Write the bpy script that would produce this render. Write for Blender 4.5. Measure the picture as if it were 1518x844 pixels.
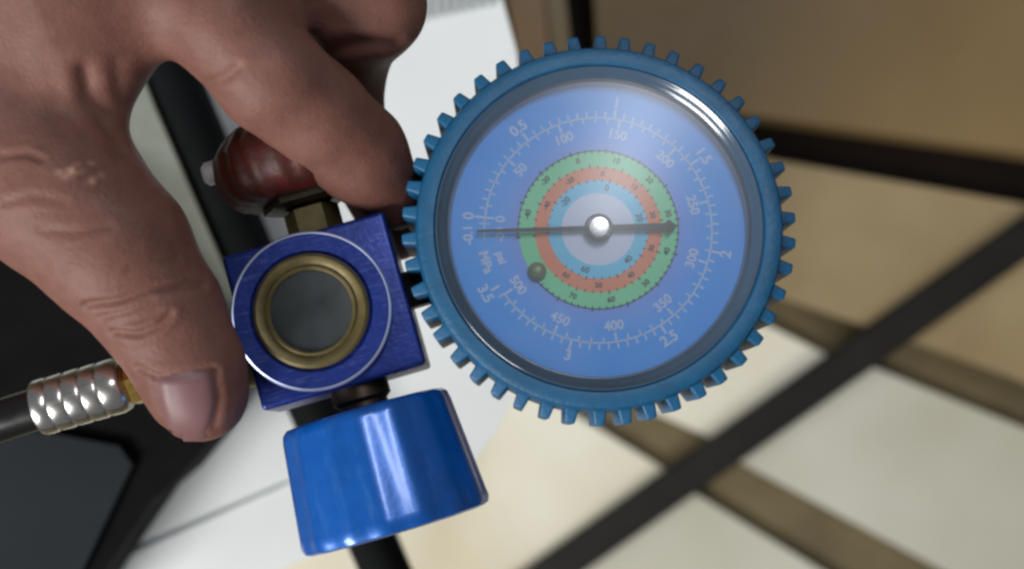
import bpy, bmesh, math, random
import numpy as np
from mathutils import Matrix, Vector
from mathutils.bvhtree import BVHTree
random.seed(4)
R = math.radians
for o in list(bpy.data.objects): bpy.data.objects.remove(o)
SC = bpy.context.scene
COL = SC.collection
MM = 0.001
CAM_H = 320.0            # mm, camera above the gauge face
PX = 0.16                # mm per photo pixel on the plane z = 0

# ------------------------------------------------------------------ camera, light, exposure
cam_d = bpy.data.cameras.new('camera')
cam = bpy.data.objects.new('camera', cam_d); COL.objects.link(cam)
cam.location = (0, 0, CAM_H*MM)
cam_d.sensor_width = 36.0
cam_d.lens = 36.0*CAM_H/(1518*PX)
cam_d.clip_start = 0.01; cam_d.clip_end = 50
cam_d.dof.use_dof = True
cam_d.dof.focus_distance = 0.322
cam_d.dof.aperture_fstop = 8.5
SC.camera = cam

w = bpy.data.worlds.new('World'); SC.world = w; w.use_nodes = True
bg = w.node_tree.nodes['Background']
bg.inputs[0].default_value = (0.92, 0.96, 1.0, 1); bg.inputs[1].default_value = 0.17

def area(name, loc, target, size, power, col, sy=None):
    d = bpy.data.lights.new(name, 'AREA'); d.energy = power; d.color = col
    d.shape = 'RECTANGLE'; d.size = size; d.size_y = sy or size
    o = bpy.data.objects.new(name, d); COL.objects.link(o)
    o.location = loc
    o.rotation_euler = (Vector(target)-Vector(loc)).to_track_quat('-Z', 'Y').to_euler()
    return o
area('window_light', (-0.85, -0.8, 0.75), (-0.12, 0, -0.25), 0.6, 27, (1.0, 0.98, 0.95))
area('ceiling_light', (0.27, 0.80, 1.38), (0.0, 0.0, -0.2), 0.14, 9, (0.96, 0.98, 1.0), 0.75)
SC.view_settings.view_transform = 'Standard'
SC.view_settings.look = 'None'
SC.view_settings.exposure = 0.0
SC.view_settings.gamma = 1.0
SC.cycles.use_denoising = True
SC.cycles.filter_width = 2.7
SC.cycles.max_bounces = 8
SC.cycles.transparent_max_bounces = 8

# ------------------------------------------------------------------ helpers
def at(px, py, z=0.0):
    """a point (mm) at height z that stands under the photo's pixel"""
    k = PX*(CAM_H-z)/CAM_H
    return Vector(((px-759)*k, (422-py)*k, z))

def lin(r, g, b):
    f = lambda c: (c/255/12.92) if c <= 10 else ((c/255+0.055)/1.055)**2.4
    return (f(r), f(g), f(b))

def mat(name, col, rough=0.5, metal=0.0, var=0.12, vscale=60, bump=0.0, bscale=300, coat=0.0, col2=None, sss=0.0, spec=0.5, rvar=0.1, detail=4, scuff=0.0, scol=(0.5, 0.5, 0.5), sstretch=(1, 9, 3), sscale=160):
    m = bpy.data.materials.new(name); m.use_nodes = True
    nt = m.node_tree; N = nt.nodes; L = nt.links
    b = N['Principled BSDF']
    tc = N.new('ShaderNodeTexCoord')
    nz = N.new('ShaderNodeTexNoise'); nz.inputs['Scale'].default_value = vscale; nz.inputs['Detail'].default_value = detail
    L.new(tc.outputs['Object'], nz.inputs['Vector'])
    rp = N.new('ShaderNodeValToRGB')
    c2 = col2 or tuple(min(1, c*(1+var)) for c in col)
    c1 = tuple(c*(1-var) for c in col) if col2 is None else col
    rp.color_ramp.elements[0].color = (*c1, 1); rp.color_ramp.elements[0].position = 0.3
    rp.color_ramp.elements[1].color = (*c2, 1); rp.color_ramp.elements[1].position = 0.7
    L.new(nz.outputs['Fac'], rp.inputs['Fac'])
    if scuff:
        mp = N.new('ShaderNodeMapping'); mp.inputs['Scale'].default_value = sstretch; mp.inputs['Rotation'].default_value = (0.2, 0.3, 0.5)
        L.new(tc.outputs['Object'], mp.inputs['Vector'])
        n4 = N.new('ShaderNodeTexNoise'); n4.inputs['Scale'].default_value = sscale; n4.inputs['Detail'].default_value = 7; n4.inputs['Roughness'].default_value = 0.7
        L.new(mp.outputs['Vector'], n4.inputs['Vector'])
        r4 = N.new('ShaderNodeMapRange'); r4.inputs['From Min'].default_value = 0.54; r4.inputs['From Max'].default_value = 0.76
        r4.inputs['To Max'].default_value = scuff
        L.new(n4.outputs['Fac'], r4.inputs['Value'])
        mx = N.new('ShaderNodeMix'); mx.data_type = 'RGBA'; mx.inputs['B'].default_value = (*scol, 1)
        L.new(r4.outputs['Result'], mx.inputs['Factor']); L.new(rp.outputs['Color'], mx.inputs['A'])
        L.new(mx.outputs['Result'], b.inputs['Base Color'])
    else:
        L.new(rp.outputs['Color'], b.inputs['Base Color'])
    mr = N.new('ShaderNodeMapRange')
    mr.inputs['To Min'].default_value = max(0.02, rough-rvar); mr.inputs['To Max'].default_value = min(1, rough+rvar)
    n2 = N.new('ShaderNodeTexNoise'); n2.inputs['Scale'].default_value = vscale*2.3; n2.inputs['Detail'].default_value = 5
    L.new(tc.outputs['Object'], n2.inputs['Vector'])
    L.new(n2.outputs['Fac'], mr.inputs['Value']); L.new(mr.outputs['Result'], b.inputs['Roughness'])
    b.inputs['Metallic'].default_value = metal
    b.inputs['Specular IOR Level'].default_value = spec
    b.inputs['Coat Weight'].default_value = coat; b.inputs['Coat Roughness'].default_value = 0.12
    if sss:
        b.inputs['Subsurface Weight'].default_value = sss
        b.inputs['Subsurface Radius'].default_value = (1.0, 0.35, 0.2); b.inputs['Subsurface Scale'].default_value = 0.003
    if bump:
        n3 = N.new('ShaderNodeTexNoise'); n3.inputs['Scale'].default_value = bscale; n3.inputs['Detail'].default_value = 6
        L.new(tc.outputs['Object'], n3.inputs['Vector'])
        bp = N.new('ShaderNodeBump'); bp.inputs['Strength'].default_value = bump; bp.inputs['Distance'].default_value = 0.0006
        L.new(n3.outputs['Fac'], bp.inputs['Height']); L.new(bp.outputs['Normal'], b.inputs['Normal'])
    return m

def link(name, bm, m, parent=None, matrix=None, sharp=40, smooth=True):
    me = bpy.data.meshes.new(name)
    bmesh.ops.recalc_face_normals(bm, faces=bm.faces[:])
    bm.to_mesh(me); bm.free()
    if smooth:
        me.polygons.foreach_set('use_smooth', [True]*len(me.polygons))
        me.set_sharp_from_angle(angle=R(sharp))
    me.materials.append(m)
    o = bpy.data.objects.new(name, me); COL.objects.link(o)
    if parent: o.parent = parent
    if matrix is not None: o.matrix_local = matrix
    return o

def empty(name, loc_mm, rot=None):
    o = bpy.data.objects.new(name, None); COL.objects.link(o)
    o.empty_display_size = 0.01
    mw = Matrix.Translation(Vector(loc_mm)*MM)
    if rot is not None: mw = mw @ rot
    o.matrix_world = mw
    return o

def tag(o, label=None, cat=None, group=None, kind=None):
    if label: o['label'] = label
    if cat: o['category'] = cat
    if group: o['group'] = group
    if kind: o['kind'] = kind
    return o

AX = {'z': Matrix.Identity(4), 'y': Matrix.Rotation(R(-90), 4, 'X'), '-y': Matrix.Rotation(R(90), 4, 'X'),
      'x': Matrix.Rotation(R(90), 4, 'Y'), '-x': Matrix.Rotation(R(-90), 4, 'Y')}

def lathe(prof, seg=96, mod=None, axis='z', center=(0, 0, 0), closed=False):
    """revolve (r, h) in mm about the axis"""
    bm = bmesh.new(); rings = []
    for (r, h) in prof:
        if r < 1e-6: rings.append([bm.verts.new((0, 0, h*MM))])
        else:
            ring = []
            for i in range(seg):
                a = 2*math.pi*i/seg
                rr = r*(mod(a, h) if mod else 1)
                ring.append(bm.verts.new((rr*math.cos(a)*MM, rr*math.sin(a)*MM, h*MM)))
            rings.append(ring)
    pairs = list(zip(rings[:-1], rings[1:]))
    if closed: pairs.append((rings[-1], rings[0]))
    for A, B in pairs:
        for i in range(seg):
            j = (i+1) % seg
            if len(A) == 1 and len(B) == 1: continue
            if len(A) == 1: bm.faces.new((A[0], B[i], B[j]))
            elif len(B) == 1: bm.faces.new((A[i], A[j], B[0]))
            else: bm.faces.new((A[i], A[j], B[j], B[i]))
    bm.transform(Matrix.Translation(Vector(center)*MM) @ AX[axis])
    return bm

def bevel(bm, w_mm, seg=3, ang=30):
    es = [e for e in bm.edges if len(e.link_faces) == 2 and e.calc_face_angle() > R(ang)]
    bmesh.ops.bevel(bm, geom=es, offset=w_mm*MM, segments=seg, affect='EDGES', profile=0.6)
    return bm

def box(cx, cy, cz, sx, sy, sz, bev=0.6, seg=3):
    bm = bmesh.new(); bmesh.ops.create_cube(bm, size=1)
    bm.transform(Matrix.Translation(Vector((cx, cy, cz))*MM) @ Matrix.Diagonal((sx*MM, sy*MM, sz*MM, 1)))
    if bev: bevel(bm, bev, seg)
    return bm

def prism(pts, ztop, zbot, bev=2.0, seg=3, origin=(0, 0, 0)):
    """upright prism whose top outline stands under the given picture points"""
    bm = bmesh.new(); O = Vector(origin)
    T = [at(x, y, ztop) for x, y in pts]
    a = [bm.verts.new((v-O)*MM) for v in T]
    b = [bm.verts.new((Vector((v.x, v.y, zbot))-O)*MM) for v in T]
    bm.faces.new(a); bm.faces.new(b[::-1])
    n = len(a)
    for i in range(n): bm.faces.new((a[i], b[i], b[(i+1) % n], a[(i+1) % n]))
    if bev: bevel(bm, bev, seg, 5)
    return bm

def tube(pts, r, seg=20, origin=(0, 0, 0)):
    bm = bmesh.new(); P = [Vector(p)-Vector(origin) for p in pts]
    rings = []
    for i, p in enumerate(P):
        t = (P[min(i+1, len(P)-1)]-P[max(i-1, 0)]).normalized()
        u = t.cross(Vector((0, 0, 1))).normalized(); v = t.cross(u)
        rr = r[i] if isinstance(r, (list, tuple)) else r
        rings.append([bm.verts.new((p+u*rr*math.cos(2*math.pi*k/seg)+v*rr*math.sin(2*math.pi*k/seg))*MM) for k in range(seg)])
    for A, B in zip(rings[:-1], rings[1:]):
        for k in range(seg): bm.faces.new((A[k], A[(k+1) % seg], B[(k+1) % seg], B[k]))
    bm.faces.new(rings[0]); bm.faces.new(rings[-1][::-1])
    return bm

# ------------------------------------------------------------------ materials
M_floor = mat('brown_floor', lin(96, 84, 56), 0.7, var=0.2, vscale=25, bump=0.4, bscale=400)
M_tile = mat('cream_tile', lin(202, 192, 164), 0.45, vscale=7, col2=lin(222, 219, 205), bump=0.08, bscale=120)
M_tile_shaded = mat('shaded_cream_tile', lin(172, 168, 148), 0.5, vscale=7, col2=lin(192, 191, 178), bump=0.08, bscale=120)  # cream tile darkened in its colour for the light falling off to the right
M_white = mat('white_enamel', lin(217, 221, 222), 0.4, var=0.05, vscale=14, bump=0.05, bscale=200)
M_vent = mat('grey_vent', lin(170, 175, 176), 0.5, var=0.08)
M_wood = mat('olive_brown_wood', lin(116, 92, 54), 0.55, vscale=9, col2=lin(130, 107, 68), bump=0.15, bscale=150)
M_wood2 = mat('low_brown_wood', lin(126, 106, 70), 0.55, vscale=9, col2=lin(156, 137, 102), bump=0.15, bscale=150)
M_post = mat('tan_wood', lin(146, 112, 70), 0.5, vscale=20, var=0.12, bump=0.2, bscale=200)
M_dkwood = mat('dark_wood', lin(20, 11, 7), 0.8, spec=0.2, var=0.3, vscale=30)
M_bar = mat('black_bar_paint', lin(28, 26, 23), 0.7, spec=0.2, var=0.2, vscale=40, bump=0.1)
M_pipe = mat('black_pipe_rubber', lin(9, 11, 13), 0.8, spec=0.15, var=0.2, vscale=40, bump=0.1)
M_case = mat('black_case', lin(7, 6, 7), 0.85, spec=0.15, var=0.3, vscale=30, bump=0.3, bscale=300)
M_slate = mat('slate_panel', lin(27, 33, 37), 0.7, spec=0.15, var=0.15, vscale=12, bump=0.1)
M_strip = mat('grey_green_strip', lin(112, 116, 104), 0.7, vscale=40, col2=lin(138, 142, 130), bump=0.4, bscale=200)
M_boot = mat('blue_rubber', lin(6, 76, 114), 0.5, scuff=0.35, scol=lin(70, 100, 120), sscale=90, var=0.15, vscale=120, bump=0.25, bscale=900)
M_bezel = mat('smoky_bezel', lin(62, 80, 100), 0.16, var=0.1, vscale=60, coat=0.5, rvar=0.06)
M_block = mat('blue_anodised', lin(20, 42, 116), 0.36, scuff=0.4, scol=lin(110, 124, 190), metal=0.5, var=0.12, vscale=120, bump=0.12, bscale=700)
M_edge = mat('worn_edge', lin(190, 200, 235), 0.3, metal=0.8, var=0.15)
M_brass = mat('tarnished_brass', lin(92, 82, 50), 0.5, metal=0.5, var=0.25, vscale=200, bump=0.1, bscale=900)
M_pin = mat('olive_pin', lin(128, 140, 96), 0.4, metal=0.3)
M_brassb = mat('bright_brass', lin(214, 176, 96), 0.22, metal=1.0, var=0.15, vscale=200)
M_steel = mat('chromed_steel', lin(206, 204, 200), 0.26, scuff=0.6, scol=lin(96, 90, 80), sscale=110, metal=1.0, var=0.1, vscale=150, rvar=0.07)
M_dksteel = mat('dark_steel', lin(52, 44, 36), 0.45, metal=0.8, var=0.25, vscale=150)
M_knob = mat('blue_knob', lin(8, 84, 168), 0.3, scuff=0.25, scol=lin(90, 140, 200), sstretch=(6, 1, 6), sscale=70, metal=0.25, var=0.08, vscale=150, coat=0.3, bump=0.06, bscale=800)
M_red = mat('red_knob', lin(80, 15, 10), 0.55, vscale=260, col2=lin(52, 22, 10), bump=0.5, bscale=500)
M_sight = mat('sight_glass_dark', lin(44, 48, 50), 0.3, var=0.3, vscale=90, spec=0.3)
M_plug = mat('white_plastic', lin(222, 224, 224), 0.4, var=0.03)
M_black = mat('black_print', lin(24, 26, 30), 0.6, var=0.1)
M_print = mat('white_print', lin(206, 222, 250), 0.6, var=0.04)
M_needle = mat('black_needle', lin(9, 9, 11), 0.5, var=0.1)
M_green = mat('green_print', lin(136, 232, 168), 0.6, var=0.05)
M_orange = mat('orange_print', lin(250, 146, 100), 0.6, var=0.05)
M_cyan = mat('cyan_print', lin(116, 216, 255), 0.6, var=0.05)
M_lilac = mat('pale_lilac_print', lin(226, 232, 252), 0.6, var=0.03)
M_hose = mat('black_hose_rubber', lin(16, 15, 16), 0.3, var=0.2, vscale=100)

def dial_mat():
    m = bpy.data.materials.new('dial_print'); m.use_nodes = True
    nt = m.node_tree; N = nt.nodes; L = nt.links; b = N['Principled BSDF']
    tc = N.new('ShaderNodeTexCoord'); ln = N.new('ShaderNodeVectorMath'); ln.operation = 'LENGTH'
    L.new(tc.outputs['Object'], ln.inputs[0])
    dv = N.new('ShaderNodeMath'); dv.operation = 'DIVIDE'; dv.inputs[1].default_value = 0.0375
    L.new(ln.outputs['Value'], dv.inputs[0])
    rp = N.new('ShaderNodeValToRGB'); e = rp.color_ramp.elements
    e[0].position = 0.50; e[0].color = (*lin(130, 164, 246), 1)
    e[1].position = 0.72; e[1].color = (*lin(70, 172, 255), 1)
    x = e.new(0.60); x.color = (*lin(104, 170, 255), 1)
    x = e.new(1.0); x.color = (*lin(46, 160, 255), 1)
    L.new(dv.outputs[0], rp.inputs['Fac']); L.new(rp.outputs['Color'], b.inputs['Base Color'])
    b.inputs['Roughness'].default_value = 0.55
    return m
M_dial = dial_mat()

def glass_mat():
    m = bpy.data.materials.new('clear_lens'); m.use_nodes = True
    nt = m.node_tree; N = nt.nodes; L = nt.links
    N.remove(N['Principled BSDF']); out = N['Material Output']
    tr = N.new('ShaderNodeBsdfTransparent'); tr.inputs[0].default_value = (0.97, 0.98, 1, 1)
    gl = N.new('ShaderNodeBsdfGlossy'); gl.inputs['Roughness'].default_value = 0.3
    fr = N.new('ShaderNodeFresnel'); fr.inputs['IOR'].default_value = 1.45
    mx = N.new('ShaderNodeMixShader')
    L.new(fr.outputs[0], mx.inputs[0]); L.new(tr.outputs[0], mx.inputs[1]); L.new(gl.outputs[0], mx.inputs[2])
    # milky glare haze over the dial, put in as a pale diffuse film
    df = N.new('ShaderNodeBsdfDiffuse'); df.inputs[0].default_value = (0.78, 0.88, 0.96, 1)
    tc = N.new('ShaderNodeTexCoord'); nz = N.new('ShaderNodeTexNoise'); nz.inputs['Scale'].default_value = 45; nz.inputs['Detail'].default_value = 8
    L.new(tc.outputs['Object'], nz.inputs['Vector'])
    mr = N.new('ShaderNodeMapRange'); mr.inputs['From Min'].default_value = 0.25; mr.inputs['From Max'].default_value = 0.75
    mr.inputs['To Min'].default_value = 0.02; mr.inputs['To Max'].default_value = 0.055
    L.new(nz.outputs['Fac'], mr.inputs['Value'])
    m2 = N.new('ShaderNodeMixShader')
    L.new(mr.outputs['Result'], m2.inputs[0]); L.new(mx.outputs[0], m2.inputs[1]); L.new(df.outputs[0], m2.inputs[2])
    L.new(m2.outputs[0], out.inputs['Surface'])
    return m
M_lens = glass_mat()

def skin_mat():
    m = bpy.data.materials.new('skin'); m.use_nodes = True
    nt = m.node_tree; N = nt.nodes; L = nt.links; b = N['Principled BSDF']
    tc = N.new('ShaderNodeTexCoord')
    def noise(s, d=5):
        n = N.new('ShaderNodeTexNoise'); n.inputs['Scale'].default_value = s; n.inputs['Detail'].default_value = d
        L.new(tc.outputs['Object'], n.inputs['Vector']); return n
    n1 = noise(28, 4)
    rp = N.new('ShaderNodeValToRGB'); e = rp.color_ramp.elements
    e[0].position = 0.3; e[0].color = (*lin(98, 62, 53), 1)
    e[1].position = 0.72; e[1].color = (*lin(120, 82, 72), 1)
    L.new(n1.outputs['Fac'], rp.inputs['Fac'])
    n2 = noise(260, 6)
    r2 = N.new('ShaderNodeValToRGB'); r2.color_ramp.elements[0].position = 0.35; r2.color_ramp.elements[0].color = (0.8, 0.76, 0.74, 1)
    r2.color_ramp.elements[1].position = 0.6; r2.color_ramp.elements[1].color = (1, 1, 1, 1)
    L.new(n2.outputs['Fac'], r2.inputs['Fac'])
    mx = N.new('ShaderNodeMix'); mx.data_type = 'RGBA'; mx.blend_type = 'MULTIPLY'; mx.inputs['Factor'].default_value = 0.6
    L.new(rp.outputs['Color'], mx.inputs['A']); L.new(r2.outputs['Color'], mx.inputs['B'])
    at_ = N.new('ShaderNodeAttribute'); at_.attribute_name = 'scar'
    m2 = N.new('ShaderNodeMix'); m2.data_type = 'RGBA'
    L.new(at_.outputs['Fac'], m2.inputs['Factor']); L.new(mx.outputs['Result'], m2.inputs['A'])
    m2.inputs['B'].default_value = (*lin(176, 140, 122), 1)
    L.new(m2.outputs['Result'], b.inputs['Base Color'])
    b.inputs['Roughness'].default_value = 0.6; b.inputs['Specular IOR Level'].default_value = 0.35
    b.inputs['Subsurface Weight'].default_value = 0.12
    b.inputs['Subsurface Radius'].default_value = (1, 0.35, 0.2); b.inputs['Subsurface Scale'].default_value = 0.003
    v = N.new('ShaderNodeTexVoronoi'); v.inputs['Scale'].default_value = 620; v.feature = 'DISTANCE_TO_EDGE'
    L.new(tc.outputs['Object'], v.inputs['Vector'])
    ad = N.new('ShaderNodeMath'); ad.operation = 'MULTIPLY_ADD'; ad.inputs[1].default_value = 0.6
    L.new(v.outputs['Distance'], ad.inputs[0]); L.new(n2.outputs['Fac'], ad.inputs[2])
    bp = N.new('ShaderNodeBump'); bp.inputs['Strength'].default_value = 0.4; bp.inputs['Distance'].default_value = 0.0005
    L.new(ad.outputs[0], bp.inputs['Height']); L.new(bp.outputs['Normal'], b.inputs['Normal'])
    return m
M_skin = skin_mat()
M_nail = mat('nail', lin(108, 76, 77), 0.5, var=0.06, vscale=90)

# ------------------------------------------------------------------ the setting: floor with wide brown joints
ZF = -500.0
fl = bmesh.new()
bmesh.ops.create_grid(fl, x_segments=1, y_segments=1, size=3.0)
floor = link('floor', fl, M_floor, smooth=False)
floor.location = (0, 0, ZF*MM)
tag(floor, 'brown floor showing between cream tiles', None, None, 'structure')
ZT = ZF+8
def tile(pts, m=M_tile):
    c = (0, 0, ZF)
    return link('tile', prism(pts, ZT, ZF+1, 1.5, 3, c), m, floor, Matrix.Identity(4))
# below the near brown strip
tile([(-900, 1300), (-900, 250), (250, 250), (886, 636), (1010, 712), (825, 844), (200, 1288)])
tile([(1030, 732), (1214, 844), (1800, 1200), (1800, 1500), (300, 1500), (260, 1264), (832, 858)], M_tile_shaded)
# between the two brown strips
tile([(520, 380), (700, 300), (1147, 487), (1244, 536), (1084, 662), (900, 582)])
tile([(1264, 534), (1281, 540), (1518, 635), (1900, 800), (1900, 1120), (1394, 844), (1100, 687), (1094, 668)], M_tile_shaded)

# white appliance housing under the hand
org = at(500, 400, -200)
wb = empty('appliance_housing', (org.x, org.y, ZF))
tag(wb, 'white enamelled appliance housing behind the hand and valve', 'appliance')
O2 = (org.x, org.y, ZF)
link('housing_panel', prism([(-300, -180), (728, -180), (745, 0), (766, 78), (800, 330), (775, 560), (735, 640), (690, 700), (560, 758), (430, 703), (140, 834), (-300, 1013)], -200, ZF+9, 6, 4, O2), M_white, wb, Matrix.Identity(4))
link('lower_panel', prism([(430, 716), (560, 772), (560, 790), (436, 836), (380, 860), (150, 960), (-300, 1120), (-300, 1024), (144, 845)], -203, ZF+9, 5, 4, O2), M_white, wb, Matrix.Identity(4))
link('housing_base', prism([(-300, -160), (700, -160), (740, 300), (700, 560), (600, 740), (436, 820), (150, 940), (-300, 1100)], -207, ZF+12, 3, 3, O2), M_white, wb, Matrix.Identity(4))
for i in range(8):
    x = 628+i*14
    link('vent_slat', prism([(x, -60), (x+8, -60), (x+9, 26-i*3), (x+1, 28-i*3)], -197.5, -202, 0.6, 2, O2), M_vent, wb, Matrix.Identity(4))

# brown cabinet at upper right
org = at(1200, 100, -450)
cb = empty('cabinet', (org.x, org.y, ZF)); O3 = (org.x, org.y, ZF)
tag(cb, 'brown wooden cabinet with dark gap between its two panels', 'cabinet')
I4 = Matrix.Identity(4)
link('back_board', prism([(836, -160), (1800, -160), (1800, 372), (1150, 262), (900, 235), (850, 120)], -486, ZF+1, 1, 2, O3), M_dkwood, cb, I4)
link('upper_panel', prism([(870, -160), (1800, -160), (1800, 274), (1518, 226), (1130, 172), (940, 150), (886, 75)], -452, -485, 3, 4, O3), M_wood, cb, I4)
link('lower_panel', prism([(900, 190), (1150, 238), (1518, 303), (1800, 351), (1800, 672), (1518, 566), (1336, 500), (1147, 438), (1000, 395), (900, 340)], -474, -485, 2, 3, O3), M_wood2, cb, I4)
link('post', prism([(742, -160), (798, -160), (806, 0), (818, 100), (772, 100), (752, 0)], -440, ZF+1, 3, 3, O3), M_post, cb, I4)
link('inner_post', prism([(802, -160), (832, -160), (838, 0), (850, 100), (822, 100), (809, 0)], -455, ZF+1, 2, 3, O3), M_wood2, cb, I4)

# black bar laid over the floor
a, b = at(700, 932, -483), at(1700, 224, -444)
d = (b-a); mid = (a+b)/2
bmb = box(0, 0, 0, d.length, 20.5, 12, 2.5, 4)
rx = Matrix((d.normalized(), Vector((0, 0, 1)).cross(d.normalized()).normalized(), d.normalized().cross(Vector((0, 0, 1)).cross(d.normalized()).normalized()))).transposed().to_4x4()
bar = link('metal_bar', bmb, M_bar)
bar.matrix_world = Matrix.Translation(mid*MM) @ rx
tag(bar, 'long straight black bar lying diagonally across the cream tiles', 'bar')

# black pipe behind the valve
a, b = at(152, -120, -188.6), at(632, 985, -190.2)
pp = link('pipe', tube([a+(b-a)*t/12-a for t in range(13)], [11.2-2.0*t/12 for t in range(13)], 28), M_pipe)
pp.location = a*MM
tag(pp, 'matt black pipe running behind the blue valve and the thumb gap', 'pipe')

# flat grey-green strip in the gap between thumb and index
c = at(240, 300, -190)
pk = link('grey_strip', prism([(60, 60), (190, 60), (228, 158), (340, 416), (372, 490), (180, 490), (60, 300)], -178, -199, 2, 3, c), M_strip)
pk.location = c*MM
tag(pk, 'grey green strip seen between the thumb and the index finger', 'grey_strip')

# dark case at lower left
c = at(50, 650, -190)
cs = empty('case', (c.x, c.y, -201))
tag(cs, 'dark case with slate grey lid panel at the lower left under the hose', 'case')
C2 = (c.x, c.y, -201)
link('case_body', prism([(-300, 250), (120, 300), (330, 560), (312, 652), (262, 712), (226, 742), (150, 852), (80, 960), (-300, 960)], -160, -199, 7, 5, C2), M_case, cs, I4)
link('lid_panel', prism([(-280, 660), (60, 640), (176, 662), (196, 690), (120, 850), (60, 940), (-280, 940)], -156, -161.5, 3, 4, C2), M_slate, cs, I4)

# ------------------------------------------------------------------ the manifold with its gauge
TILT = R(-6.5)
O = at(463, 462, 0)
ROT = Matrix.Rotation(TILT, 4, 'X') @ Matrix.Rotation(R(16.2), 4, 'Z')
mg = empty('gauge_manifold', O, ROT)
tag(mg, 'blue pressure gauge in a toothed rubber boot on a blue valve with knobs', 'pressure gauge')

# valve block
link('valve_block', box(2.2, 0, -14, 40.5, 38.5, 22, 1.2, 3), M_block, mg, I4)
bs = link('boss', lathe([(0, -4), (18.9, -4), (18.9, 1.2), (18.2, 1.9), (14.6, 1.9), (13.8, 1.2), (0, 1.2)], 128), M_block, mg, I4)
link('boss_rim', lathe([(18.65, 1.0), (19.0, 1.0), (19.0, 1.7), (18.7, 2.05), (18.35, 1.95)], 128, closed=True), M_edge, bs, I4)
sg = link('sight_glass', lathe([(0, 1.9), (6, 1.8), (9.9, 1.5), (9.9, 0.6)], 96), M_sight, mg, I4)
link('retaining_ring', lathe([(13.7, 1.0), (13.6, 2.4), (12.9, 2.9), (11.6, 2.7), (10.8, 1.9), (10.2, 2.2), (9.7, 2.0), (9.7, 1.0)], 128), M_brass, sg, I4)
link('lip', lathe([(10.55, 2.0), (10.5, 2.5), (10.1, 2.6), (9.8, 2.3), (9.8, 1.8)], 96), M_brass, sg, I4)

# blue knob and its stem, pointing away from the block
def fl_mod(n, amp): return lambda a, h: 1+amp*math.cos(n*a)
st = link('valve_stem', lathe([(0, 18), (6.8, 18), (7.2, 20), (7.2, 22.5), (6, 23.5), (6, 31), (0, 31)], 48, axis='-y', center=(4.6, 0, -13)), M_dksteel, mg, I4)
link('knob', lathe([(0, 25.2), (16, 25.1), (19.6, 25.3), (20.6, 26.2), (21.0, 28), (23.2, 51.5), (23.4, 53.4), (22.9, 54.8), (21.8, 55.3), (20.2, 54.9), (0, 54.6)], 144, fl_mod(16, 0.010), '-y', (4.3, 0, -13)), M_knob, mg, I4)
# red knob on the far side, mostly under the index finger
link('valve_stem', lathe([(0, 18), (6.6, 18), (6.9, 19.5), (6.9, 26), (5.2, 27), (5.2, 32), (0, 32)], 6, axis='y', center=(4.9, 0, -12)), M_brass, mg, I4)
link('stem_nut', lathe([(0, 27), (10, 27), (11.5, 27.6), (11.5, 31), (10.5, 32), (0, 32)], 6, axis='y', center=(4.9, 0, -12)), M_dksteel, mg, I4)
rk = link('red_knob', lathe([(0, 29.5), (13, 29.5), (17.6, 30.8), (20.2, 33.6), (21.0, 38), (20.4, 43), (17.2, 47), (14, 49), (0, 49.5)], 120, fl_mod(22, 0.018), 'y', (5.2, 0, -12)), M_red, mg, I4)
link('plug', lathe([(0, 0), (2.0, 0.2), (2.8, 1.2), (2.8, 4), (3, 5), (3, 7), (2, 8), (0, 8)], 24, axis='-x', center=(-11.5, 43.5, -18)), M_plug, rk, I4)
# ports
link('hose_port', lathe([(0, 17), (7.6, 17), (7.6, 24), (5.4, 25), (5.4, 36), (0, 36)], 48, axis='-x', center=(0, -4.5, -13)), M_brass, mg, I4)

# gauge: its own frame on the manifold's x axis
GX = 71.0
G = Matrix.Translation(Vector((GX, 0.3, 3.0))*MM)
link('gauge_stem', lathe([(0, -5), (5.2, -5), (5.2, 4), (7.8, 4.6), (7.8, 9), (5.4, 9.6), (5.4, 16), (0, 16)], 6, axis='x', center=(23, 0, -13)), M_dksteel, mg, I4)
boot = link('rubber_boot', lathe([(38.7, -6), (38.8, -0.4), (39.4, 0.35), (41.6, 0.6), (43.0, 0), (43.7, -1.6), (43.8, -24), (42.5, -27), (38, -28.5), (0, -28.5)], 160), M_boot, mg, G)
tb = bmesh.new()
bmesh.ops.create_cube(tb, size=1)
for v in tb.verts:
    far = v.co.x > 0
    v.co = Vector(((47.1 if far else 43.2)*MM, v.co.y*(2.4 if far else 3.4)*MM, (-1.8 if v.co.z > 0 else -26)*MM))
    if far and v.co.z > -0.01: v.co.z = -2.8*MM
bevel(tb, 0.55, 3)
t0 = link('tooth', tb, M_boot, boot, I4)
NT = 46
for i in range(NT):
    a = 2*math.pi*(i+0.35)/NT
    t = t0 if i == 0 else t0.copy()
    if i: COL.objects.link(t); t.parent = boot
    t.matrix_local = Matrix.Rotation(a+random.uniform(-.008, .008), 4, 'Z')
link('bezel', lathe([(35.3, -6.2), (35.5, -4.2), (35.9, -2.2), (36.3, -1.6), (36.9, -1.15), (37.5, -0.8), (38.0, -0.55), (38.3, -0.1), (38.6, 0.1), (38.9, -0.1), (39.1, -0.8), (39.1, -6.2)], 160, closed=True), M_bezel, mg, G)
lens_t = [(r, -1.7+2.6*math.cos(min(1, r/36.2)*math.pi/2)**1.2) for r in np.linspace(0, 36.2, 16)]
lens_b = [(r, z-1.2) for r, z in lens_t[::-1]]
link('lens', lathe(lens_t+lens_b, 128), M_lens, mg, G)
ZD = -5.6
dm = G @ Matrix.Translation((0, 0, ZD*MM))
dial = link('dial', lathe([(0, 0), (18.5, 0), (19.5, 0), (24, 0), (30, 0), (36.6, 0), (36.6, -0.8), (0, -0.8)], 160), M_dial, mg, dm)
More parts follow.
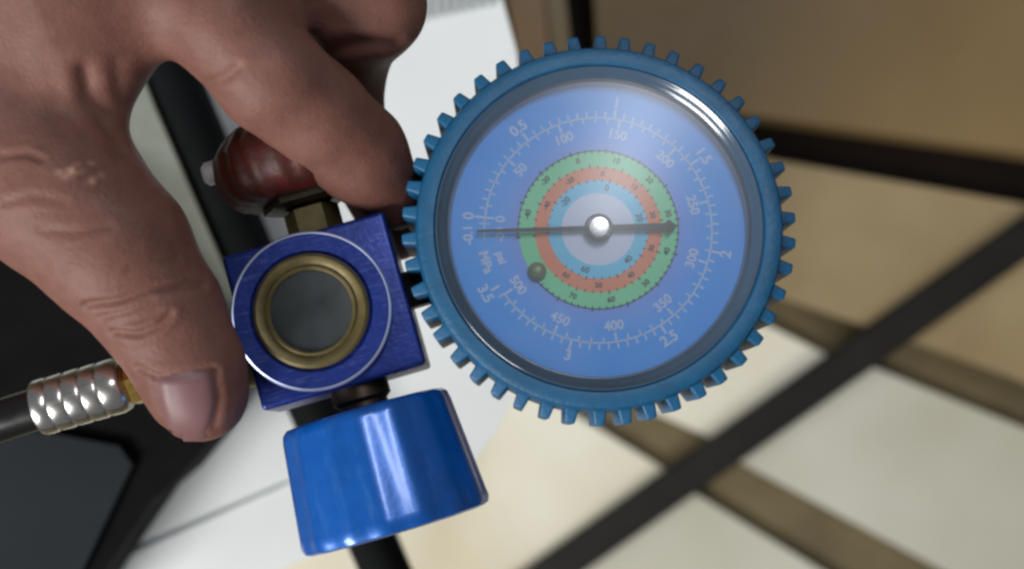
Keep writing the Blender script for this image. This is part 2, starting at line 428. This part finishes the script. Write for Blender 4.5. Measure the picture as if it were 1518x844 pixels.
def annulus(name, r0, r1, z, m):
    return link(name, lathe([(max(r0, 0), z), (r1, z), (r1, z-0.05)], 128), m, dial, I4)
annulus('green_ring', 15.3, 19.2, 0.10, M_green)
annulus('orange_ring', 12.0, 15.3, 0.14, M_orange)
annulus('cyan_ring', 8.8, 12.0, 0.18, M_cyan)
annulus('centre_disc', 0, 8.8, 0.22, M_lilac)
def ticks(name, items, m, z):
    bm = bmesh.new()
    for (ang, r0, r1, wd) in items:
        a = R(ang-16.2); u = Vector((math.cos(a), math.sin(a), 0)); v = Vector((-u.y, u.x, 0))
        vs = [bm.verts.new((u*r+v*s*wd/2+Vector((0, 0, z)))*MM) for r, s in ((r0, -1), (r1, -1), (r1, 1), (r0, 1))]
        bm.faces.new(vs)
    return link(name, bm, m, dial, I4, smooth=False)
PSI = lambda p: 174-p*0.638           # image angle of a psi value
MPA = lambda p: 174-p*92.6
RS = 27.4
it = []
for i in range(0, 71):
    p = i*0.05; mj = i % 10 == 0
    it.append((MPA(p), RS, RS+(2.4 if mj else 1.6), 0.56 if mj else 0.42))
for i in range(0, 51):
    mj = i % 5 == 0
    it.append((PSI(i*10), RS-(2.2 if mj else 1.3), RS, 0.56 if mj else 0.40))
for k in range(1, 4): it.append((174+k*3.1, RS-1.2, RS+1.4, 0.3))
n = 220
for i in range(n):                      # the arc the ticks stand on
    ang = 184-(184+146)*i/n
    it.append((ang, RS-0.2, RS+0.2, 2*math.pi*RS/360*1.55))
ticks('scale_ticks', it, M_print, 0.07)
it = []
for i in range(0, 66): it.append((186-i*5.1, 18.7, 19.5 if i % 5 else 20.0, 0.26))
for i in range(160): it.append((186-i*2.05, 19.15, 19.35, 0.75))
for i in range(0, 44): it.append((186-i*7.4, 14.9, 15.5 if i % 4 else 15.9, 0.24))
for i in range(0, 36): it.append((184-i*9.0, 11.6, 12.2 if i % 4 else 12.6, 0.24))
ticks('temperature_ticks', it, M_black, 0.26)
def numeral(s, ang, r, h, m, z, flip=None):
    cu = bpy.data.curves.new('numeral', 'FONT'); cu.body = s; cu.size = h*1.38*MM
    cu.align_x = 'CENTER'; cu.align_y = 'CENTER'; cu.extrude = 0.00001; cu.offset = 0.00010 if h > 1.8 else 0.00003
    cu.materials.append(m)
    o = bpy.data.objects.new('numeral', cu); COL.objects.link(o); o.parent = dial
    a = R(ang-16.2)
    up = ang-90
    if flip is None: flip = math.sin(R(ang)) < -0.15
    if flip: up += 180
    o.matrix_local = Matrix.Translation(Vector((r*math.cos(a), r*math.sin(a), z))*MM) @ Matrix.Rotation(R(up-16.2), 4, 'Z')
    SC.view_layers[0].update()
    me = bpy.data.meshes.new_from_object(o.evaluated_get(bpy.context.evaluated_depsgraph_get()))
    mw = o.matrix_local.copy(); bpy.data.objects.remove(o); bpy.data.curves.remove(cu)
    o = bpy.data.objects.new('numeral', me); COL.objects.link(o); o.parent = dial; o.matrix_local = mw
    return o
for p in range(0, 501, 50): numeral(str(p), PSI(p), 23.6, 2.3, M_print, 0.09)
for k, s in enumerate(['0', '0.5', '1', '1.5', '2', '2.5', '3', '3.5']): numeral(s, MPA(k*0.5), 31.3, 2.6, M_print, 0.09)
numeral('-0.1', 182.5, 31.3, 2.3, M_print, 0.09, False)
numeral('-30', 183, 23.6, 1.9, M_print, 0.09, False)
numeral('MPa', 196.5, 28.2, 2.3, M_print, 0.09, True)
numeral('psi', 196.5, 24.4, 2.0, M_print, 0.09, True)
for i, v in enumerate([-40, -20, 0, 10, 20, 30, 40, 50, 60, 70]): numeral(str(v), 168-i*31, 17.3, 1.35, M_black, 0.27)
for i, v in enumerate([-40, -20, 0, 10, 20, 30, 40, 50, 60]): numeral(str(v), 155-i*35, 13.6, 1.25, M_black, 0.27)
for i, v in enumerate([-20, 0, 20, 40, 60]): numeral(str(v), 140-i*62, 10.3, 1.5, M_black, 0.27)
# stop pin on the green ring
a = R(215-16.2)
link('stop_pin', lathe([(2.3, 0), (2.3, 0.7), (1.9, 1.5), (1.1, 2.0), (0, 2.1)], 32, center=(18.0*math.cos(a), 18.0*math.sin(a), 0.1)), M_pin, dial, I4)
# needle
nd = bmesh.new(); na = R(181.4-16.2)
out = [(-18.9, 0), (-16.8, 1.7), (-16.0, 0.85), (-3, 0.7), (0, 1.2), (3, 0.6), (29.2, 0.3), (29.2, -0.3), (3, -0.6), (0, -1.2), (-3, -0.7), (-16.0, -0.85), (-16.8, -1.7)]
top = [nd.verts.new(Vector((x*MM, y*MM, 0.25*MM))) for x, y in out]; bot = [nd.verts.new(Vector((x*MM, y*MM, -0.25*MM))) for x, y in out]
nd.faces.new(top); nd.faces.new(bot[::-1])
for i in range(len(out)): nd.faces.new((top[i], bot[i], bot[(i+1) % len(out)], top[(i+1) % len(out)]))
ndo = link('needle', nd, M_needle, mg, G @ Matrix.Translation((0, 0, -3.6*MM)) @ Matrix.Rotation(na, 4, 'Z'), smooth=False)
link('hub', lathe([(3.3, -1.8), (3.3, 0.2), (2.9, 0.5), (2.75, 0.5), (2.7, 1.6), (2.3, 2.0), (0, 2.2)], 48), M_steel, ndo, I4)
link('hub_ring', lathe([(3.45, -0.1), (3.45, 0.55), (2.8, 0.6), (2.8, -0.1)], 48, closed=True), M_needle, ndo, I4)

# ------------------------------------------------------------------ hose screwed to the left port
H = mg.matrix_world @ Matrix.Translation(Vector((0, -2.7, -12))*MM)
hs = empty('hose', (0, 0, 0)); hs.matrix_world = H
tag(hs, 'black hose with crimped silver ferrule and brass nut beside the thumb', 'hose')
link('nut', lathe([(0, 34.5), (6.0, 34.5), (6.4, 35.3), (6.4, 48.6), (5.4, 49.6), (0, 49.6)], 6, axis='-x'), M_brassb, hs, I4)
pr = [(0, 49), (4.6, 49), (6.3, 50), (6.6, 50.8)]
for k in range(4): pr += [(6.75, 51.4+k*4.2), (6.9, 51.9+k*4.2), (6.9, 54.6+k*4.2), (6.75, 55.1+k*4.2), (6.55, 55.3+k*4.2)]
pr += [(6.9, 68.5), (7.0, 71), (6.6, 71.8), (5.4, 71.8), (0, 71.5)]
link('ferrule', lathe(pr, 40, axis='-x'), M_steel, hs, I4)
path = [Vector((-70-t*6, -0.02*t*t*3, -0.10*t*t)) for t in range(20)]
link('tubing', tube(path, 5.3, 24), M_hose, hs, I4)

# ------------------------------------------------------------------ the hand: one continuous surface grown from tapered bones
def bone(a, b): return a, b
def J(px, py, z, rpx):
    p = at(px, py, z); return (np.array(p), rpx*PX*(CAM_H-z)/CAM_H)
chains = [
    # thumb
    ([J(-70, 130, 2, 165), J(88, 286, 8, 122), J(172, 372, 9, 107), J(238, 462, 8, 87), J(282, 545, 7, 75), J(297, 585, 6, 70)], 9),
    # back of the hand towards the index knuckle
    ([J(-420, -230, -10, 230), J(-150, -60, -2, 215), J(110, -40, 6, 155), J(232, -62, 8, 98)], 14),
    ([J(-150, -60, -2, 180), J(120, 50, 8, 105), J(186, 25, 9, 54), J(150, 150, 8, 36)], 9),
    # index
    ([J(240, -62, 10, 90), J(332, 36, 11, 79), J(402, 116, 8, 77), J(470, 172, 0, 73), J(530, 226, -8, 68), J(584, 292, -20, 50)], 8),
    # middle finger, curled behind
    ([J(250, -110, 0, 100), J(420, -60, 0, 80), J(552, 8, -8, 74), J(508, 90, -26, 60), J(520, 215, -38, 52), J(588, 340, -42, 47)], 8),
    # ring and little finger, curled, above the frame
    ([J(180, -230, -8, 100), J(390, -200, -10, 76), J(520, -140, -20, 70), J(490, -60, -36, 62), J(455, 0, -44, 54)], 8),
    ([J(80, -340, -14, 95), J(290, -330, -18, 68), J(400, -280, -30, 60), J(380, -210, -42, 54), J(350, -160, -48, 46)], 8),
    # palm between the knuckles and the forearm
    ([J(-250, -200, -12, 220), J(80, -300, -14, 130)], 20),
    ([J(-250, -200, -12, 220), J(180, -210, -10, 130)], 20),
    ([J(-420, -230, -10, 215), J(-760, -420, -20, 230)], 20),
]
h = 0.8
lo = np.array([-215.0, -46.0, -66.0]); hi = np.array([-14.0, 150.0, 48.0])
nx, ny, nz = [int((hi[i]-lo[i])/h)+1 for i in range(3)]
X = (lo[0]+h*np.arange(nx, dtype=np.float32))[:, None, None]
Y = (lo[1]+h*np.arange(ny, dtype=np.float32))[None, :, None]
Z = (lo[2]+h*np.arange(nz, dtype=np.float32))[None, None, :]
def smin(a, b, k):
    hh = np.maximum(k-np.abs(a-b), 0)/k
    return np.minimum(a, b)-hh*hh*k*0.25
def cone(pa, ra, pb, rb):
    ba = pb-pa; L2 = float(ba@ba)
    t = ((X-pa[0])*ba[0]+(Y-pa[1])*ba[1]+(Z-pa[2])*ba[2])/L2
    t = np.clip(t, 0, 1)
    dx = X-(pa[0]+t*ba[0]); dy = Y-(pa[1]+t*ba[1]); dz = Z-(pa[2]+t*ba[2])
    return np.sqrt(dx*dx+dy*dy+dz*dz)-(ra+(rb-ra)*t)
S = None
for joints, k in chains:
    c = None
    for (pa, ra), (pb, rb) in zip(joints[:-1], joints[1:]):
        q = cone(pa.astype(np.float32), ra, pb.astype(np.float32), rb)
        c = q if c is None else smin(c, q, 5.0)
    S = c if S is None else smin(S, c, float(k))
for ax in range(3):
    for e in (0, -1):
        q = [slice(None)]*3; q[ax] = e
        S[tuple(q)] = np.maximum(S[tuple(q)], 0.4)
def surface_nets(S, lo, h):
    ins = S < 0
    cnt = np.zeros(tuple(n-1 for n in S.shape), np.int8)
    offs = [(i, j, k) for i in (0, 1) for j in (0, 1) for k in (0, 1)]
    sl = lambda o: tuple(slice(o[d], S.shape[d]-1+o[d]) for d in range(3))
    for o in offs: cnt += ins[sl(o)]
    act = (cnt > 0) & (cnt < 8)
    idx = np.argwhere(act)
    vid = -np.ones(act.shape, np.int32); vid[act] = np.arange(len(idx))
    V = np.stack([S[idx[:, 0]+o[0], idx[:, 1]+o[1], idx[:, 2]+o[2]] for o in offs], 1)
    pos = np.zeros((len(idx), 3)); num = np.zeros(len(idx))
    oa = np.array(offs, float)
    for i in range(8):
        for j in range(i+1, 8):
            if np.abs(oa[i]-oa[j]).sum() != 1: continue
            a, b = V[:, i], V[:, j]; m = (a < 0) != (b < 0)
            t = np.where(m, a/np.where(m, a-b, 1), 0)
            pos += np.where(m[:, None], oa[i]+(oa[j]-oa[i])*t[:, None], 0); num += m
    P = lo+h*(idx+pos/num[:, None])
    quads = []
    for d in range(3):
        e1, e2 = (d+1) % 3, (d+2) % 3
        s0 = [slice(None)]*3; s1 = [slice(None)]*3
        s0[d] = slice(0, -1); s1[d] = slice(1, None)
        A, B = ins[tuple(s0)], ins[tuple(s1)]
        for flip in (0, 1):
            E = np.argwhere((A & ~B) if flip == 0 else (~A & B))
            ok = (E[:, e1] > 0) & (E[:, e2] > 0) & (E[:, e1] < S.shape[e1]-1) & (E[:, e2] < S.shape[e2]-1)
            E = E[ok]
            def cell(u, v):
                c = E.copy(); c[:, e1] -= u; c[:, e2] -= v
                return vid[c[:, 0], c[:, 1], c[:, 2]]
            q = np.stack([cell(1, 1), cell(0, 1), cell(0, 0), cell(1, 0)], 1)
            quads.append(q if flip == 0 else q[:, ::-1])
    return P, np.concatenate(quads)
P, Q = surface_nets(S, lo, h)
me = bpy.data.meshes.new('hand')
me.from_pydata(P.tolist(), [], Q.tolist())
me.update()
def normals(me):
    n = np.zeros(len(me.vertices)*3); me.vertex_normals.foreach_get('vector', n); return n.reshape(-1, 3)
# a little relaxing, then creases, folds and knuckle relief pushed along the normals
ed = np.zeros(len(me.edges)*2, np.int32); me.edges.foreach_get('vertices', ed); ed = ed.reshape(-1, 2)
for _ in range(4):
    acc = np.zeros_like(P); n_ = np.zeros(len(P))
    np.add.at(acc, ed[:, 0], P[ed[:, 1]]); np.add.at(acc, ed[:, 1], P[ed[:, 0]])
    np.add.at(n_, ed[:, 0], 1); np.add.at(n_, ed[:, 1], 1)
    P = P*0.5+0.5*acc/np.maximum(n_, 1)[:, None]
me.vertices.foreach_set('co', P.ravel()); me.update()
NV = normals(me)
def topx(P):
    k = PX*(CAM_H-P[:, 2])/CAM_H
    return np.stack([759+P[:, 0]/k, 422-P[:, 1]/k], 1)
UV = topx(P)
def dist_path(UV, pts):
    d = np.full(len(UV), 1e9)
    for (a, b) in zip(pts[:-1], pts[1:]):
        a = np.array(a, float); b = np.array(b, float); ba = b-a
        t = np.clip(((UV-a)@ba)/(ba@ba), 0, 1)
        d = np.minimum(d, np.linalg.norm(UV-(a+t[:, None]*ba), axis=1))
    return d
face = np.clip(NV[:, 2]*3, 0, 1)
disp = np.zeros(len(P))
def crease(pts, depth, wpx):
    global disp
    d = dist_path(UV, pts)
    disp -= depth*np.exp(-(d/wpx)**2)*face
    disp += 0.35*depth*np.exp(-((d-2.2*wpx)/(1.3*wpx))**2)*face
crease([(128, 452), (175, 446), (225, 428), (280, 420), (300, 424)], 0.75, 5)
crease([(168, 492), (205, 496), (235, 484), (252, 466)], 0.75, 5)
crease([(150, 470), (190, 462), (225, 445)], 0.35, 4)
crease([(190, 400), (230, 385), (262, 384)], 0.35, 5)
crease([(175, 480), (210, 474), (238, 462)], 0.3, 4)
crease([(125, 105), (132, 140), (160, 185), (182, 215)], 1.1, 12)
crease([(172, 95), (176, 135), (186, 160)], 0.35, 10)
crease([(312, 122), (326, 118), (340, 112), (352, 100)], 0.5, 7)
crease([(500, 70), (540, 64), (585, 66)], 1.4, 9)
crease([(0, 232), (40, 228), (62, 238)], 0.5, 5)
crease([(10, 300), (50, 290), (95, 300)], 0.35, 6)
crease([(60, 340), (110, 345), (160, 335)], 0.3, 6)
crease([(205, 545), (232, 558), (270, 556), (312, 546), (322, 552)], 0.55, 5)
crease([(232, 558), (234, 600), (250, 645)], 0.4, 5)
crease([(318, 552), (326, 590), (318, 632)], 0.4, 5)
rng = np.random.RandomState(3)
scar = np.zeros(len(P))
for _ in range(16):
    cx, cy = 122+rng.randn()*15, 258+rng.randn()*8
    g = np.exp(-(((UV[:, 0]-cx)/6.5)**2+((UV[:, 1]-cy)/4.0)**2))*face
    disp += 0.35*g*rng.uniform(0.3, 1); scar = np.maximum(scar, g*rng.uniform(0.2, 0.7))
# broad unevenness (tendons, knuckle pads)
for _ in range(60):
    cx, cy = rng.uniform(-60, 600), rng.uniform(-40, 640); s = rng.uniform(18, 50)
    disp += rng.uniform(-0.3, 0.3)*np.exp(-(((UV[:, 0]-cx)**2+(UV[:, 1]-cy)**2)/s**2))*face
disp += 1.0*np.exp(-(((UV[:, 0]-118)/60)**2+((UV[:, 1]-262)/50)**2))*face
P = P+NV*disp[:, None]
# keep the skin origin at the wrist
OW = np.array(at(-150, -60, 0))
me.vertices.foreach_set('co', ((P-OW)*MM).ravel())
me.attributes.new('scar', 'FLOAT', 'POINT').data.foreach_set('value', scar.astype(np.float32))
me.polygons.foreach_set('use_smooth', [True]*len(me.polygons)); me.update()
me.materials.append(M_skin)
hand = bpy.data.objects.new('hand', me); COL.objects.link(hand); hand.location = Vector(OW)*MM
tag(hand, 'left hand gripping the valve between thumb and bent index finger', 'hand')
bvh = BVHTree.FromPolygons([Vector(p) for p in P], Q.tolist())
def hit(px, py):
    o = Vector((0, 0, CAM_H)); d = (at(px, py, 0)-o).normalized()
    p, n, i, ds = bvh.ray_cast(o, d); return p, n
# thumb nail
nb = bmesh.new(); grid = []; NU, NVV = 17, 17
lefts = [(229, 562), (228, 580), (232, 602), (240, 622), (254, 646)]
rights = [(316, 548), (322, 570), (324, 594), (318, 618), (304, 648)]
def lerp_path(p, t):
    f = t*(len(p)-1); i = min(int(f), len(p)-2); f -= i
    return (p[i][0]+(p[i+1][0]-p[i][0])*f, p[i][1]+(p[i+1][1]-p[i][1])*f)
for j in range(NVV):
    v = j/(NVV-1); a, b = lerp_path(lefts, v), lerp_path(rights, v); row = []
    for i in range(NU):
        u = i/(NU-1); bow = (1-(2*u-1)**2)*(-5*(1-v)+5*v)
        px, py = a[0]+(b[0]-a[0])*u, a[1]+(b[1]-a[1])*u+bow
        p, n = hit(px, py)
        if p is None: p, n = hit(px, py-8)
        e = min(1, 5*min(u, 1-u, v+0.02)) if v < 0.99 else 1
        p = p+n*(-0.35+0.8*e**0.6)
        row.append((p, n))
    grid.append(row)
tv = [[nb.verts.new((p-Vector(OW))*MM) for p, n in row] for row in grid]
bv = [[nb.verts.new((p-n*0.6-Vector(OW))*MM) for p, n in row] for row in grid]
for j in range(NVV-1):
    for i in range(NU-1):
        nb.faces.new((tv[j][i], tv[j][i+1], tv[j+1][i+1], tv[j+1][i]))
        nb.faces.new((bv[j][i], bv[j+1][i], bv[j+1][i+1], bv[j][i+1]))
rim = [(0, i) for i in range(NU)]+[(j, NU-1) for j in range(1, NVV)]+[(NVV-1, i) for i in range(NU-2, -1, -1)]+[(j, 0) for j in range(NVV-2, 0, -1)]
for (a, b) in zip(rim, rim[1:]+rim[:1]):
    nb.faces.new((tv[a[0]][a[1]], bv[a[0]][a[1]], bv[b[0]][b[1]], tv[b[0]][b[1]]))
link('nail', nb, M_nail, hand, I4, sharp=50)
